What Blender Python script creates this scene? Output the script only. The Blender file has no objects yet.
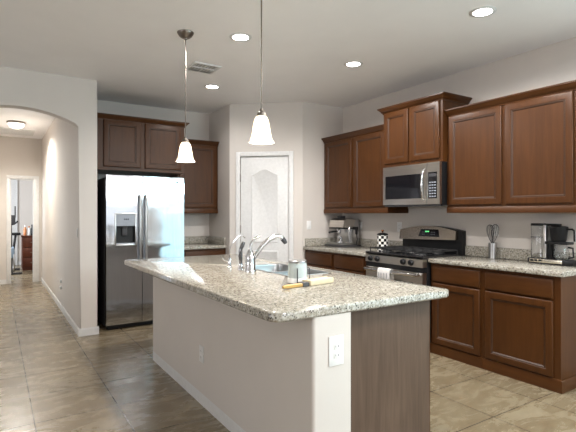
import bpy, bmesh, math, random
from mathutils import Vector, Matrix
random.seed(4)
SC = bpy.context.scene
COL = SC.collection
PI = math.pi

# ------------------------------------------------------------------ camera, world, big lights, exposure
EYE = 1.345
cam_d = bpy.data.cameras.new('camera'); cam = bpy.data.objects.new('camera', cam_d); COL.objects.link(cam)
cam.location = (0, 0, EYE); cam.rotation_euler = (PI/2, 0, -math.radians(32.75))
cam_d.sensor_width = 36; cam_d.lens = 455/576*36; cam_d.shift_y = -2/576; cam_d.clip_start = .02
SC.camera = cam
w = bpy.data.worlds.new('world'); SC.world = w; w.use_nodes = True
w.node_tree.nodes['Background'].inputs[0].default_value = (.86, .93, 1, 1)
w.node_tree.nodes['Background'].inputs[1].default_value = .3

def area(name, loc, target, sx, sy, power, col):
    d = bpy.data.lights.new(name, 'AREA'); d.shape = 'RECTANGLE'; d.size = sx; d.size_y = sy; d.energy = power; d.color = col
    o = bpy.data.objects.new(name, d); COL.objects.link(o); o.location = loc
    o.rotation_euler = (Vector(target)-Vector(loc)).to_track_quat('-Z', 'Y').to_euler()
    return o
DAY = (.90, .95, 1.0)
area('daylight_back', (2.0, -3.42, 1.1), (2.0, 0, 1.3), 3.5, 1.7, 7, (.95, .975, 1.0))
area('ceiling_fill_back', (2.0, -3.38, 2.08), (1.6, -.3, 2.84), 3.4, .5, 30, (.98, .97, 1))  # added strip tilted up to brighten the ceiling, not true window light
area('daylight_right', (4.07, -.75, 1.0), (0, -.55, 1.1), 2.4, 1.6, 10, (.42, .86, 1.0))
area('ceiling_fill_right', (4.04, -.75, 2.0), (1.6, .4, 2.84), 2.4, .4, 34, (.62, .93, 1))  # extra strip added above the glass door light, aimed up at the ceiling
area('ceiling_fill_left', (-5.93, 1.5, 1.7), (-4.6, 1.5, 2.84), 4.5, .8, 48, (1, .975, 1))  # invented source on the unseen left side, lifts the ceiling brightness
area('daylight_hall', (-.45, 7.3, 1.25), (.8, 7.0, 1.25), .8, 1.8, 3, (.72, .86, 1))
area('daylight_bedroom', (-.6, 12.0, 1.5), (1, 12.0, 1.3), 1.4, 1.3, 40, DAY)
vs = SC.view_settings
vs.view_transform = 'Standard'; vs.look = 'None'; vs.gamma = 1; vs.exposure = 1.03; vs.use_curve_mapping = False

# ------------------------------------------------------------------ materials
def nt(name):
    m = bpy.data.materials.new(name); m.use_nodes = True
    t = m.node_tree; return m, t, t.nodes['Principled BSDF']
def setp(b, **k):
    for n, v in k.items():
        n = n.replace('_', ' ')
        if n in b.inputs: b.inputs[n].default_value = v
def c4(c): return (c[0], c[1], c[2], 1)
def coords(t, scale=(1, 1, 1), rot=(0, 0, 0), loc=(0, 0, 0)):
    tc = t.nodes.new('ShaderNodeTexCoord'); mp = t.nodes.new('ShaderNodeMapping')
    g = t.nodes.new('ShaderNodeNewGeometry')
    t.links.new(g.outputs['Position'], mp.inputs[0])
    mp.inputs['Scale'].default_value = scale; mp.inputs['Rotation'].default_value = rot; mp.inputs['Location'].default_value = loc
    return mp.outputs[0]
def noise(t, vec, scale, detail=3, rough=.5, dist=0):
    n = t.nodes.new('ShaderNodeTexNoise'); t.links.new(vec, n.inputs['Vector'])
    n.inputs['Scale'].default_value = scale; n.inputs['Detail'].default_value = detail
    n.inputs['Roughness'].default_value = rough; n.inputs['Distortion'].default_value = dist
    return n.outputs[0]
def ramp(t, fac, stops, interp='LINEAR'):
    r = t.nodes.new('ShaderNodeValToRGB'); r.color_ramp.interpolation = interp
    e = r.color_ramp.elements
    while len(e) < len(stops): e.new(.5)
    for i, (p, c) in enumerate(stops): e[i].position = p; e[i].color = c4(c)
    t.links.new(fac, r.inputs[0]); return r.outputs[0]
def mix(t, fac, a, b, mode='MIX'):
    m = t.nodes.new('ShaderNodeMix'); m.data_type = 'RGBA'; m.blend_type = mode
    for s, v in ((m.inputs['Factor'], fac), (m.inputs['A'], a), (m.inputs['B'], b)):
        if hasattr(v, 'links'): t.links.new(v, s)
        elif isinstance(v, (int, float)): s.default_value = v
        else: s.default_value = c4(v)
    return m.outputs['Result']
def bump(t, b, h, strength, dist=.002):
    n = t.nodes.new('ShaderNodeBump'); n.inputs['Strength'].default_value = strength; n.inputs['Distance'].default_value = dist
    t.links.new(h, n.inputs['Height']); t.links.new(n.outputs[0], b.inputs['Normal'])
def plain(name, col, rough=.5, metal=0, **k):
    m, t, b = nt(name); setp(b, Base_Color=c4(col), Roughness=rough, Metallic=metal, **k)
    v = coords(t); f = noise(t, v, 30, 2)
    t.links.new(ramp(t, f, [(.3, [x*.96 for x in col]), (.7, [min(1, x*1.04) for x in col])]), b.inputs['Base Color'])
    return m
def emit(name, col, strength, base=None):
    m, t, b = nt(name); setp(b, Base_Color=c4(base or col), Roughness=.4)
    b.inputs['Emission Color'].default_value = c4(col); b.inputs['Emission Strength'].default_value = strength
    return m
def paint(name, col, bstr=.12):
    m, t, b = nt(name); setp(b, Roughness=.6)
    v = coords(t)
    t.links.new(ramp(t, noise(t, v, 3, 3), [(.3, [x*.985 for x in col]), (.7, [x*1.015 for x in col])]), b.inputs['Base Color'])
    bump(t, b, noise(t, v, 90, 3), bstr, .002); return m
def wood(name, vert=True, dark=(.034, .0105, .0026), light=(.086, .0315, .0082), rough=.36):
    m, t, b = nt(name); setp(b, Roughness=rough, Specular_IOR_Level=.28)
    v = coords(t, (14, 14, 1.1) if vert else (1.6, 1.6, 14))
    f = noise(t, v, 2.2, 5, .6, .5); f2 = noise(t, coords(t, (1, 1, .5)), 3.0, 3)
    c = ramp(t, f, [(.28, dark), (.5, [(a+q)/2 for a, q in zip(dark, light)]), (.75, light)])
    c = mix(t, .45, c, ramp(t, f2, [(.3, [x*.75 for x in light]), (.7, [x*1.1 for x in light])]))
    t.links.new(c, b.inputs['Base Color']); bump(t, b, f, .05, .001); return m
def granite():
    m, t, b = nt('speckled_granite'); setp(b, Roughness=.10)
    v = coords(t)
    base = ramp(t, noise(t, v, 62, 4, .7), [(.34, (.14, .125, .10)), (.45, (.29, .268, .222)), (.55, (.44, .42, .368)), (.68, (.60, .59, .56))])
    base = mix(t, .22, base, ramp(t, noise(t, v, 11, 3), [(.35, (.32, .28, .21)), (.65, (.54, .51, .44))]))
    vo2 = t.nodes.new('ShaderNodeTexVoronoi'); t.links.new(v, vo2.inputs['Vector']); vo2.inputs['Scale'].default_value = 75
    g1 = ramp(t, vo2.outputs['Distance'], [(.26, (1, 1, 1)), (.36, (0, 0, 0))])
    c = mix(t, mix(t, 1.0, g1, ramp(t, noise(t, v, 40, 2), [(.47, (0, 0, 0)), (.53, (1, 1, 1))]), 'MULTIPLY'), base, (.23, .20, .17))
    vo = t.nodes.new('ShaderNodeTexVoronoi'); t.links.new(coords(t, loc=(3.1, 1.7, .3)), vo.inputs['Vector']); vo.inputs['Scale'].default_value = 80
    blk = ramp(t, vo.outputs['Distance'], [(.28, (1, 1, 1)), (.36, (0, 0, 0))])
    msk = ramp(t, noise(t, v, 33, 2), [(.47, (0, 0, 0)), (.52, (1, 1, 1))])
    c = mix(t, mix(t, 1.0, blk, msk, 'MULTIPLY'), c, (.035, .03, .027))
    t.links.new(c, b.inputs['Base Color']); return m
def steel(name, col=(.60, .60, .61), rough=.22, vert=False, wav=.05, aniso=0, arot=0):
    m, t, b = nt(name); setp(b, Base_Color=c4(col), Metallic=1)
    v = coords(t, (2, 2, 160) if not vert else (160, 160, 2))
    f = noise(t, v, 1, 2)
    t.links.new(ramp(t, f, [(.3, [x*.93 for x in col]), (.7, [x*1.05 for x in col])]), b.inputs['Base Color'])
    b.inputs['Roughness'].default_value = rough
    if aniso:
        b.inputs['Anisotropic'].default_value = aniso; tg = t.nodes.new('ShaderNodeTangent'); tg.direction_type = 'RADIAL'; tg.axis = 'Z'; t.links.new(tg.outputs[0], b.inputs['Tangent'])
        b.inputs['Anisotropic Rotation'].default_value = arot
    if wav: bump(t, b, noise(t, coords(t, (1, 1, 1.8)), 2.6, 2, .4), wav, .05)
    return m
def floor_tile():
    m, t, b = nt('travertine_tile'); setp(b, Roughness=.3)
    T = .513
    v = coords(t, (1/T, 1/T, 1/T), loc=(-.725/T, -1.80/T, 0))
    br = t.nodes.new('ShaderNodeTexBrick'); t.links.new(v, br.inputs['Vector'])
    br.offset = 0; br.squash = 1; br.inputs['Scale'].default_value = 1
    br.inputs['Brick Width'].default_value = 1; br.inputs['Row Height'].default_value = 1
    br.inputs['Mortar Size'].default_value = .0075; br.inputs['Mortar Smooth'].default_value = .1
    br.inputs['Color1'].default_value = (.9, .9, .9, 1); br.inputs['Color2'].default_value = (1.06, 1.06, 1.06, 1); br.inputs['Mortar'].default_value = (1, 1, 1, 1)
    wv = noise(t, coords(t, (1.3, 3.4, 1), rot=(0, 0, .28)), 2.2, 9, .74, .9)
    c = ramp(t, wv, [(.28, (.150, .108, .063)), (.44, (.205, .158, .097)), (.56, (.25, .203, .132)), (.74, (.345, .292, .205))])
    fine = ramp(t, noise(t, coords(t, (6, 16, 1), rot=(0, 0, .2)), 4, 5, .7), [(.3, (.82, .82, .82)), (.7, (1.1, 1.1, 1.1))])
    c = mix(t, 1, c, fine, 'MULTIPLY'); c = mix(t, 1, c, br.outputs['Color'], 'MULTIPLY')
    c = mix(t, br.outputs['Fac'], c, (.060, .045, .032))
    t.links.new(c, b.inputs['Base Color'])
    r = t.nodes.new('ShaderNodeMapRange'); t.links.new(wv, r.inputs[0]); r.inputs[3].default_value = .18; r.inputs[4].default_value = .36
    t.links.new(r.outputs[0], b.inputs['Roughness'])
    iv = t.nodes.new('ShaderNodeInvert'); t.links.new(br.outputs['Fac'], iv.inputs['Color']); bump(t, b, iv.outputs[0], .3, .002)
    return m
def glass(name, col=(1, 1, 1), rough=0.0):
    m, t, b = nt(name); setp(b, Base_Color=c4(col), Roughness=rough, IOR=1.45); b.inputs['Transmission Weight'].default_value = 1; return m
def checker():
    m, t, b = nt('checkered_enamel'); setp(b, Roughness=.15)
    tc = t.nodes.new('ShaderNodeTexCoord'); ck = t.nodes.new('ShaderNodeTexChecker'); t.links.new(tc.outputs['UV'], ck.inputs['Vector'])
    ck.inputs['Scale'].default_value = 1; ck.inputs['Color1'].default_value = (.012, .012, .012, 1); ck.inputs['Color2'].default_value = (.85, .84, .8, 1)
    t.links.new(ck.outputs['Color'], b.inputs['Base Color']); return m

def frosted():
    m, t, b = nt('frosted_lamp_glass'); setp(b, Base_Color=(.88, .86, .82, 1), Roughness=.35)
    tr = t.nodes.new('ShaderNodeBsdfTranslucent'); tr.inputs[0].default_value = (.95, .90, .82, 1)
    mx = t.nodes.new('ShaderNodeMixShader'); mx.inputs[0].default_value = .5
    t.links.new(b.outputs[0], mx.inputs[1]); t.links.new(tr.outputs[0], mx.inputs[2]); t.links.new(mx.outputs[0], t.nodes['Material Output'].inputs[0])
    return m
WALL = paint('greige_wall_paint', (.655, .610, .568)); CEIL = paint('white_ceiling_paint', (.93, .92, .925), .2)
WHITE = plain('white_trim_paint', (.73, .73, .725), .35); PLATE = plain('white_plastic', (.80, .80, .79), .35)
WV = wood('stained_maple'); WH = wood('stained_maple_cross_grain', False)
WGLAZE = plain('dark_glazed_groove', (.042, .0155, .005), .4)
WPANEL = wood('pale_walnut_panel', True, (.048, .029, .0195), (.135, .088, .061), .45)
GRAN = granite(); TILE = floor_tile()
STEEL = steel('brushed_steel', (.52, .52, .52), .28); FRST = steel('fridge_steel', (.62, .635, .67), .09, True, .07)
DSTEEL = steel('warm_brushed_steel', (.60, .565, .52), .28, False, .03); CHROME = steel('polished_chrome', (.78, .78, .79), .06, False, 0)
NICKEL = steel('brushed_nickel', (.24, .21, .185), .36, True, 0)
BLACK = plain('black_plastic', (.008, .008, .009), .45, 0, Specular_IOR_Level=.3); BGLOSS = plain('black_glass', (.008, .008, .01), .06); IRON = plain('cast_iron', (.015, .015, .016), .5)
DGREY = plain('dark_grey_plastic', (.05, .05, .055), .45); LGREY = plain('light_grey_plastic', (.30, .33, .38), .35)
BLACKIN = plain('shadow_gap_board', (.02, .014, .01), .6)
LAMPGLASS = frosted(); CANLENS = emit('recessed_lens', (1, .96, .9), 9)
DOMEG = emit('dome_lamp_glass', (1, .95, .86), 1.15); LED = emit('green_clock_digits', (.2, 1, .35), .35)
CLEAR = glass('clear_plastic', (.97, .98, .98)); COPPER = steel('copper_knob', (.55, .22, .1), .25, False, 0)
CHECK = checker(); CLOTH = plain('white_towel_cloth', (.74, .73, .72), .95); STRIPE = plain('grey_towel_stripe', (.34, .35, .37), .95)
MINT = plain('mint_enamel', (.52, .59, .585), .2, .0); ENAMEL = plain('white_enamel', (.82, .83, .83), .2)
BAMBOO = plain('golden_wood_handle', (.52, .32, .09), .4); BRISTLE = plain('cream_bristle', (.66, .56, .38), .7)
RED = wood('red_brown_dresser', True, (.05, .012, .006), (.11, .03, .014), .35)
ORANGE = plain('orange_plastic', (.48, .17, .06), .4); BLUEG = plain('blue_grey_cloth', (.25, .33, .42), .8); TAN = plain('tan_paper', (.6, .42, .28), .7)

# ------------------------------------------------------------------ mesh helpers
class M:
    def __init__(s): s.b = bmesh.new()
    def add(s, tmp, mat=None):
        if mat: bmesh.ops.transform(tmp, matrix=mat, verts=tmp.verts)
        me = bpy.data.meshes.new('t'); tmp.to_mesh(me); tmp.free(); s.b.from_mesh(me); bpy.data.meshes.remove(me); return s
    def box(s, x0, x1, y0, y1, z0, z1, bev=0, seg=2, mat=None):
        t = bmesh.new(); bmesh.ops.create_cube(t, size=1)
        for v in t.verts: v.co = Vector(((x0+x1)/2+v.co.x*(x1-x0), (y0+y1)/2+v.co.y*(y1-y0), (z0+z1)/2+v.co.z*(z1-z0)))
        if bev: bmesh.ops.bevel(t, geom=t.edges[:], offset=min(bev, .45*min(abs(x1-x0), abs(y1-y0), abs(z1-z0))), segments=seg, profile=.5, affect='EDGES')
        return s.add(t, mat)
    def loops(s, L, cap0=True, cap1=True, close=False):
        vs = [[s.b.verts.new(p) for p in l] for l in L]; n = len(vs[0])
        prs = list(zip(vs, vs[1:])) + ([(vs[-1], vs[0])] if close else [])
        for a, c in prs:
            for i in range(n):
                j = (i+1) % n
                s.b.faces.new((a[i], a[j], c[j], c[i]))
        if not close:
            if cap0: s.b.faces.new(vs[0][::-1])
            if cap1: s.b.faces.new(vs[-1])
        return s
    def tube(s, pts, r, n=10, closed=False):
        pts = [Vector(p) for p in pts]; L = []; k = len(pts)
        rr = r if isinstance(r, (list, tuple)) else [r]*k
        up = None
        for i, p in enumerate(pts):
            if closed: d = (pts[(i+1) % k]-pts[i-1]).normalized()
            else: d = ((pts[min(i+1, k-1)]-p).normalized()+(p-pts[max(i-1, 0)]).normalized()).normalized()
            if up is None: up = d.orthogonal().normalized()
            else: up = (up-d*up.dot(d)).normalized()
            q = d.cross(up)
            L.append([p+(up*math.cos(2*PI*a/n)+q*math.sin(2*PI*a/n))*rr[i] for a in range(n)])
        return s.loops(L, close=closed)
    def lathe(s, prof, c=(0, 0, 0), n=28, axis='z', cap0=True, cap1=True):
        c = Vector(c); L = []
        for r, z in prof:
            l = []
            for a in range(n):
                x, y = r*math.cos(2*PI*a/n), r*math.sin(2*PI*a/n)
                l.append(c+(Vector((x, y, z)) if axis == 'z' else Vector((z, x, y)) if axis == 'x' else Vector((y, z, x))))
            L.append(l)
        return s.loops(L, cap0, cap1)
    def prism(s, pts, axis, a0, a1):
        f = {'x': lambda p, a: (a, p[0], p[1]), 'y': lambda p, a: (p[0], a, p[1]), 'z': lambda p, a: (p[0], p[1], a)}[axis]
        return s.loops([[f(p, a0) for p in pts], [f(p, a1) for p in pts]])
    def crown(s, path, prof, z0, side=1):
        # profile (out, up) swept along an open plan path with mitred corners, out = side * left normal
        P = [Vector(p) for p in path]; L = []
        for i, p in enumerate(P):
            ns = []
            for a, c in ((i-1, i), (i, i+1)):
                if a >= 0 and c < len(P):
                    d = (P[c]-P[a]).normalized(); ns.append(Vector((-d.y, d.x))*side)
            if len(ns) == 1: m = ns[0]
            else: m = (ns[0]+ns[1]); m = m/m.dot(ns[0])
            L.append([(p.x+m.x*o, p.y+m.y*o, z0+u) for o, u in prof])
        return s.loops(L)
    def build(s, name, mat, parent=None, smooth=True, origin=None):
        bmesh.ops.remove_doubles(s.b, verts=s.b.verts, dist=1e-6)
        bmesh.ops.recalc_face_normals(s.b, faces=s.b.faces)
        base = Vector((0, 0, 0))
        if parent: base = (parent.parent or parent).location.copy()
        elif origin: base = Vector(origin)
        for v in s.b.verts: v.co -= base
        me = bpy.data.meshes.new(name); s.b.to_mesh(me); s.b.free()
        me.materials.append(mat)
        if name == 'door' and mat is WV: me.materials.append(WGLAZE)
        if smooth:
            for p in me.polygons: p.use_smooth = True
            me.set_sharp_from_angle(angle=math.radians(38))
        o = bpy.data.objects.new(name, me); COL.objects.link(o)
        if parent: o.parent = parent
        elif origin: o.location = base
        return o
def thing(name, loc, label, cat, group=None):
    o = bpy.data.objects.new(name, None); COL.objects.link(o); o.location = loc; o.empty_display_size = .1
    return tag(o, label, cat, group)
def tag(o, label, cat, group=None):
    o['label'] = label; o['category'] = cat
    if group: o['group'] = group
    return o
def struct(o): o['kind'] = 'structure'; return o
def B(name, mat, parent, *bx, bev=0):
    m = M(); m.box(*bx, bev=bev); return m.build(name, mat, parent)
def panel_front(m, O, u, n, wd, ht, inset=.055, flat=False, th=.02):
    # cabinet door leaf: O lower corner on the cabinet face, u along the width, n outwards
    O, u, n, k = Vector(O), Vector(u), Vector(n), Vector((0, 0, 1))
    prof = [(0, 0), (0, th*.7), (.004, th*.95), (.008, th)]
    if not flat: prof += [(inset-.004, th), (inset, th-.0035), (inset+.007, th-.0035), (inset+.016, th-.011)]
    L = [[O+u*a+k*c+n*d for a, c in ((i, i), (wd-i, i), (wd-i, ht-i), (i, ht-i))] for i, d in prof]
    n0 = len(m.b.faces); m.loops(L); m.b.faces.ensure_lookup_table()
    if not flat:
        for k in range(4*5, 4*6): m.b.faces[n0+k].material_index = 1
        for k in range(4*6, 4*7): m.b.faces[n0+k].material_index = 1
    return m
X_ = (-1, 0, 0)
def door_x(parent, X, y0, y1, z0, z1, name='door', flat=False, mat=None):       # leaf on a face that looks to -X
    m = M(); panel_front(m, (X, y1, z0), (0, -1, 0), X_, y1-y0, z1-z0, flat=flat); return m.build(name, mat or (WH if flat else WV), parent)
def door_y(parent, Y, x0, x1, z0, z1, name='door', flat=False, mat=None):       # leaf on a face that looks to -Y
    m = M(); panel_front(m, (x0, Y, z0), (1, 0, 0), (0, -1, 0), x1-x0, z1-z0, flat=flat); return m.build(name, mat or (WH if flat else WV), parent)
CROWN = [(0, 0), (.008, 0), (.010, .012), (.018, .016), (.028, .034), (.044, .048), (.046, .052), (.052, .054), (.052, .066), (0, .066)]

# ------------------------------------------------------------------ the room
CZ, RX, FY, AY = 2.84, 4.12, 6.36, 5.447
m = M(); m.box(-6.2, 6.0, -3.7, 14.2, -.12, 0); struct(m.build('floor', TILE))
m = M(); m.box(-6.2, 6.0, -3.7, 14.2, CZ, CZ+.12); struct(m.build('ceiling', CEIL))
# right wall with the big glass door behind the picture's edge
m = M(); m.box(RX, RX+.15, .5, 5.1, 0, CZ); m.box(RX, RX+.15, -3.5, -2.3, 0, CZ); m.box(RX, RX+.15, -2.3, .5, 2.25, CZ); struct(m.build('wall_right', WALL))
m = M(); m.box(-6, .2, -3.65, -3.5, 0, CZ); m.box(3.8, RX+.15, -3.65, -3.5, 0, CZ); m.box(.2, 3.8, -3.65, -3.5, 2.38, CZ); struct(m.build('wall_rear', WALL))
m = M(); m.box(-6.15, -6, -3.65, -.9, 0, CZ); m.box(-6.15, -6, 3.9, AY+.15, 0, CZ); m.box(-6.15, -6, -.9, 3.9, 0, .7); m.box(-6.15, -6, -.9, 3.9, 2.4, CZ); struct(m.build('wall_left', WALL))
def window(name, axis, pos, a0, a1, z0, z1, nv):
    m = M(); f = .05
    def bx(p0, p1, q0, q1):
        if axis == 'y': m.box(p0, p1, pos-.03, pos+.03, q0, q1)
        else: m.box(pos-.03, pos+.03, p0, p1, q0, q1)
    bx(a0, a1, z0, z0+f); bx(a0, a1, z1-f, z1)
    for i in range(nv+1):
        c = a0+(a1-a0-f)*i/nv; bx(c, c+f, z0+f, z1-f)
    struct(m.build(name, WHITE))
window('window_1', 'y', -3.58, .2, 3.8, 0, 2.38, 2)
window('window_2', 'x', RX+.08, -2.3, .5, 0, 2.25, 2); window('window_3', 'x', -6.08, -.9, 3.9, .7, 2.4, 3)
# arch wall
arc = []
ax0, ax1, zs, rise = -.37, .78, 2.315, .145
hw = (ax1-ax0)/2; R = (hw*hw+rise*rise)/(2*rise); t0 = math.asin(hw/R)
for i in range(25):
    a = -t0+2*t0*i/24; arc.append(((ax0+ax1)/2+R*math.sin(a), zs+rise-R+R*math.cos(a)))
pts = [(-6, 0), (ax0, 0)]+arc+[(ax1, 0), (.963, 0), (.963, CZ), (-6, CZ)]
m = M(); m.prism(pts, 'y', AY, AY+.15)
ed = [e for e in m.b.edges if all(abs(v.co.y-AY) < 1e-5 for v in e.verts) and not (all(v.co.z > CZ-.01 for v in e.verts) or all(v.co.z < .01 for v in e.verts) or all(v.co.x < -5.9 for v in e.verts))]
ed += [e for e in m.b.edges if all(abs(v.co.x-.963) < 1e-5 for v in e.verts) and all(abs(v.co.y-AY) < 1e-5 for v in e.verts) and e not in ed]
bmesh.ops.bevel(m.b, geom=ed, offset=.014, segments=3, profile=.5, affect='EDGES'); struct(m.build('wall_arch', WALL))
HY = 10.3
m = M(); m.box(ax1, .963, AY+.15, HY, 0, CZ); struct(m.build('wall_hall_right', WALL))
m = M(); m.box(ax0-.15, ax0, AY+.15, 6.85, 0, CZ); m.box(ax0-.15, ax0, 7.75, HY, 0, CZ); m.box(ax0-.15, ax0, 6.85, 7.75, 2.1, CZ); struct(m.build('wall_hall_left', WALL))
dx0, dx1, dz = .245, .64, 2.03
m = M(); m.box(ax0-.15, dx0, HY, HY+.12, 0, CZ); m.box(dx1, .963, HY, HY+.12, 0, CZ); m.box(dx0, dx1, HY, HY+.12, dz, CZ); struct(m.build('wall_hall_end', WALL))
m = M()
for x0, x1, z0, z1 in ((dx0-.065, dx0, 0, dz), (dx1, dx1+.09, 0, dz), (dx0-.065, dx1+.09, dz, dz+.065)): m.box(x0, x1, HY-.018, HY-.0005, z0, z1, .004)
m.box(dx0, dx0+.012, HY, HY+.12, 0, dz); m.box(dx1-.012, dx1, HY, HY+.12, 0, dz); m.box(dx0, dx1, HY, HY+.12, dz-.012, dz); struct(m.build('trim_2', WHITE))
m = M(); m.box(-1.2, 2.4, 14.0, 14.12, 0, CZ); struct(m.build('wall_bedroom_end', WALL))
m = M(); m.box(-1.35, -1.2, HY+.12, 14.1, 0, CZ); m.box(2.4, 2.55, HY+.12, 14.1, 0, CZ); struct(m.build('wall_bedroom_side', WALL))
m = M(); m.box(-1.35, ax0-.15, HY, HY+.12, 0, CZ); m.box(.963, 2.55, HY, HY+.12, 0, CZ); struct(m.build('wall_bedroom_near', WALL))
# kitchen far wall and pantry corner
m = M(); m.box(.963, 2.69, FY, FY+.12, 0, CZ); struct(m.build('wall_back', WALL))
PA, PB = Vector((2.69, 5.655, 0)), Vector((3.435, 4.98, 0))
U = (PB-PA).normalized(); NN = Vector((-U.y, U.x, 0)); NN = NN if NN.y < 0 else -NN
DM = Matrix(((U.x, NN.x, 0, PA.x), (U.y, NN.y, 0, PA.y), (0, 0, 1, 0), (0, 0, 0, 1)))   # s, outwards, z
SL = (PB-PA).length; ds0, ds1, dtop = .150, .822, 2.125
m = M(); m.box(2.69, 2.81, 5.655, FY+.12, 0, CZ)
m.box(0, ds0, -.12, 0, 0, CZ, mat=DM); m.box(ds1, SL, -.12, 0, 0, CZ, mat=DM); m.box(ds0, ds1, -.12, 0, dtop, CZ, mat=DM)
m.box(3.435, RX, 4.98, 5.1, 0, CZ); struct(m.build('wall_pantry', WALL))
m = M(); cw = .06
for s0, s1, z0, z1 in ((ds0-cw, ds0, 0, dtop+cw), (ds1, ds1+cw, 0, dtop+cw), (ds0, ds1, dtop, dtop+cw)):
    m.box(s0, s1, .0005, .016, z0, z1, .004, mat=DM); 
    m.box(s0+(0 if s0 < .5 and s1 <= ds0 else .0), s1, .0005, .010, z0, z1, mat=DM)
struct(m.build('trim_1', WHITE))
# pantry door leaf, two panels, the upper one with an arched top
def offset_poly(P, d):
    n = len(P); out = []
    for i in range(n):
        a, b, c = Vector(P[i-1]), Vector(P[i]), Vector(P[(i+1) % n])
        n1 = Vector((-(b-a).y, (b-a).x)).normalized(); n2 = Vector((-(c-b).y, (c-b).x)).normalized()
        mm = n1+n2; mm = mm/max(.3, mm.dot(n1)); out.append(b+mm*d)
    return out
m = M(); m.box(ds0+.004, ds1-.004, -.050, -.014, .008, dtop-.004, .002, mat=DM)
pan = [(.300, .96), (.672, .96), (.672, 1.880)]+[(.672-.372*i/20, 1.880+.075*(.5-.5*math.cos(2*PI*i/20))) for i in range(1, 20)]+[(.300, 1.880)]
low = [(.300, .22), (.672, .22), (.672, .85), (.300, .85)]
for poly in (pan, low):
    L = []
    for d, hh in ((0, -.0142), (.006, -.004), (.014, -.004), (.026, -.0125)):
        L.append([DM @ Vector((p[0], hh, p[1])) for p in offset_poly(poly, d)])
    m.loops(L, cap0=False)
d1 = struct(m.build('door_1', WHITE))
for z in (1.83, 1.14, .25):
    m = M()
    m.lathe([(.0, -.05), (.007, -.05), (.007, .05), (.003, .055), (0, .062)], DM @ Vector((ds0+.002, .006, z)), 10); m.build('door_hinge', NICKEL, d1)
# baseboards
def base(name, segs):
    m = M()
    for x0, x1, y0, y1 in segs: m.box(x0, x1, y0, y1, 0, .075); m.box(x0+(.004 if x1-x0 < .05 else 0), x1-(.004 if x1-x0 < .05 else 0), y0+(.004 if y1-y0 < .05 else 0), y1-(.004 if y1-y0 < .05 else 0), .075, .085)
    struct(m.build(name, WHITE))
base('baseboard_arch', [(ax1-.014, .963+.014, AY-.014, AY-.0005), (-6, ax0+.014, AY-.014, AY-.0005)])
base('baseboard_hall_right', [(ax1-.014, ax1-.0005, AY, HY)]); base('baseboard_hall_left', [(ax0+.0005, ax0+.014, AY, 6.85), (ax0+.0005, ax0+.014, 7.75, HY)])
base('baseboard_hall_end', [(ax0, dx0-.066, HY-.014, HY-.0005)])
base('baseboard_bedroom', [(-1.2, 2.4, 13.986, 13.9995)])
# closet door at the end of the bedroom
m = M(); m.box(-.5, .45, 13.94, 13.985, .01, 2.4, .003); m.box(.45, .49, 13.93, 13.985, 0, 2.42); d2 = struct(m.build('door_2', WHITE))
m = M(); m.box(.425, .447, 13.915, 13.94, 1.25, 1.55, .004); m.build('door_handle', BLACK, d2)

# ------------------------------------------------------------------ right-hand cabinets
BZ = .874
def base_right(label, y0, y1, doors, end=False, F=3.568):
    t = thing('base_cabinet', (F, (y0+y1)/2, 0), label, 'cabinet', 'base cabinets on the right wall')
    B('body', WV, t, F, RX-.002, y0, y1, 0, BZ)
    m = M()
    if end: m.crown([(RX-.002, y0), (F, y0), (F, y1)], [(0, 0), (.013, 0), (.013, .085), (.008, .095), (0, .098)], 0, 1)
    else: m.box(F-.013, F, y0, y1, 0, .092)
    m.build('base_moulding', WH, t)
    for a, b in doors:
        door_x(t, F, a, b, .70, .845, 'drawer_front', True); door_x(t, F, a, b, .105, .682)
    return t
base_right('dark wooden base cabinet at the open end of the run, under the drip coffee maker', 1.762, 2.408, [(1.815, 2.382)], True)
base_right('dark wooden base cabinet beside the right side of the gas range', 2.410, 2.972, [(2.436, 2.945)])
base_right('dark wooden base cabinet beside the left side of the gas range, under the checkered canister', 3.792, 4.366, [(3.822, 4.340)], F=3.475)
base_right('dark wooden base cabinet in the corner by the pantry wall, under the espresso machine', 4.368, 4.976, [(4.395, 4.955)], F=3.475)
def counter_right(label, y0, y1, splash_end, F=3.525):
    t = thing('countertop', (F, (y0+y1)/2, BZ), label, 'countertop', 'granite countertops')
    B('slab', GRAN, t, F, RX-.002, y0, y1, BZ+.001, .916, bev=.008)
    m = M(); m.box(RX-.024, RX-.002, y0, y1, .9165, 1.02, .003)
    if splash_end: m.box(F+.03, RX-.026, y1-.024, y1-.002, .9165, 1.02, .003)
    m.build('backsplash', GRAN, t)
counter_right('speckled granite countertop holding the drip coffee maker and whisks', 1.728, 2.976, False)
counter_right('speckled granite countertop holding the espresso machine and checkered canister', 3.788, 4.977, True, 3.435)

def upper(name, label, F, y0, y1, z0, z1, doors, dz0, dz1, crown, rail=True):
    t = thing(name, (F, (y0+y1)/2, z0), label, 'cabinet', 'wall cabinets')
    B('body', WV, t, F, RX-.002, y0, y1, z0+(.012 if rail else 0), z1)
    for a, b in doors: door_x(t, F, a, b, dz0, dz1)
    m = M(); m.crown(crown, CROWN, z1-.052, 1); m.build('crown_moulding', WH, t)
    if rail:
        m = M(); m.crown([(RX-.002, y0), (F, y0), (F, y1)], [(-.02, 0), (.008, 0), (.010, .01), (.010, .05), (.004, .058), (-.02, .058)], z0, 1); m.build('light_rail', WH, t)
    return t
FU, FM = 3.79, 3.722
upper('wall_cabinet', 'two-door dark wooden wall cabinet hanging right of the microwave', FU, 1.748, 2.955, 1.355, 2.36, [(1.777, 2.336), (2.372, 2.930)], 1.432, 2.305, [(RX-.002, 1.748), (FU, 1.748), (FU, 2.955)])
upper('wall_cabinet', 'two-door dark wooden wall cabinet above the espresso machine, left of the microwave', FU, 3.772, 4.972, 1.355, 2.36, [(3.815, 4.352), (4.398, 4.935)], 1.432, 2.305, [(FU, 3.772), (FU, 4.972)])
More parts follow.
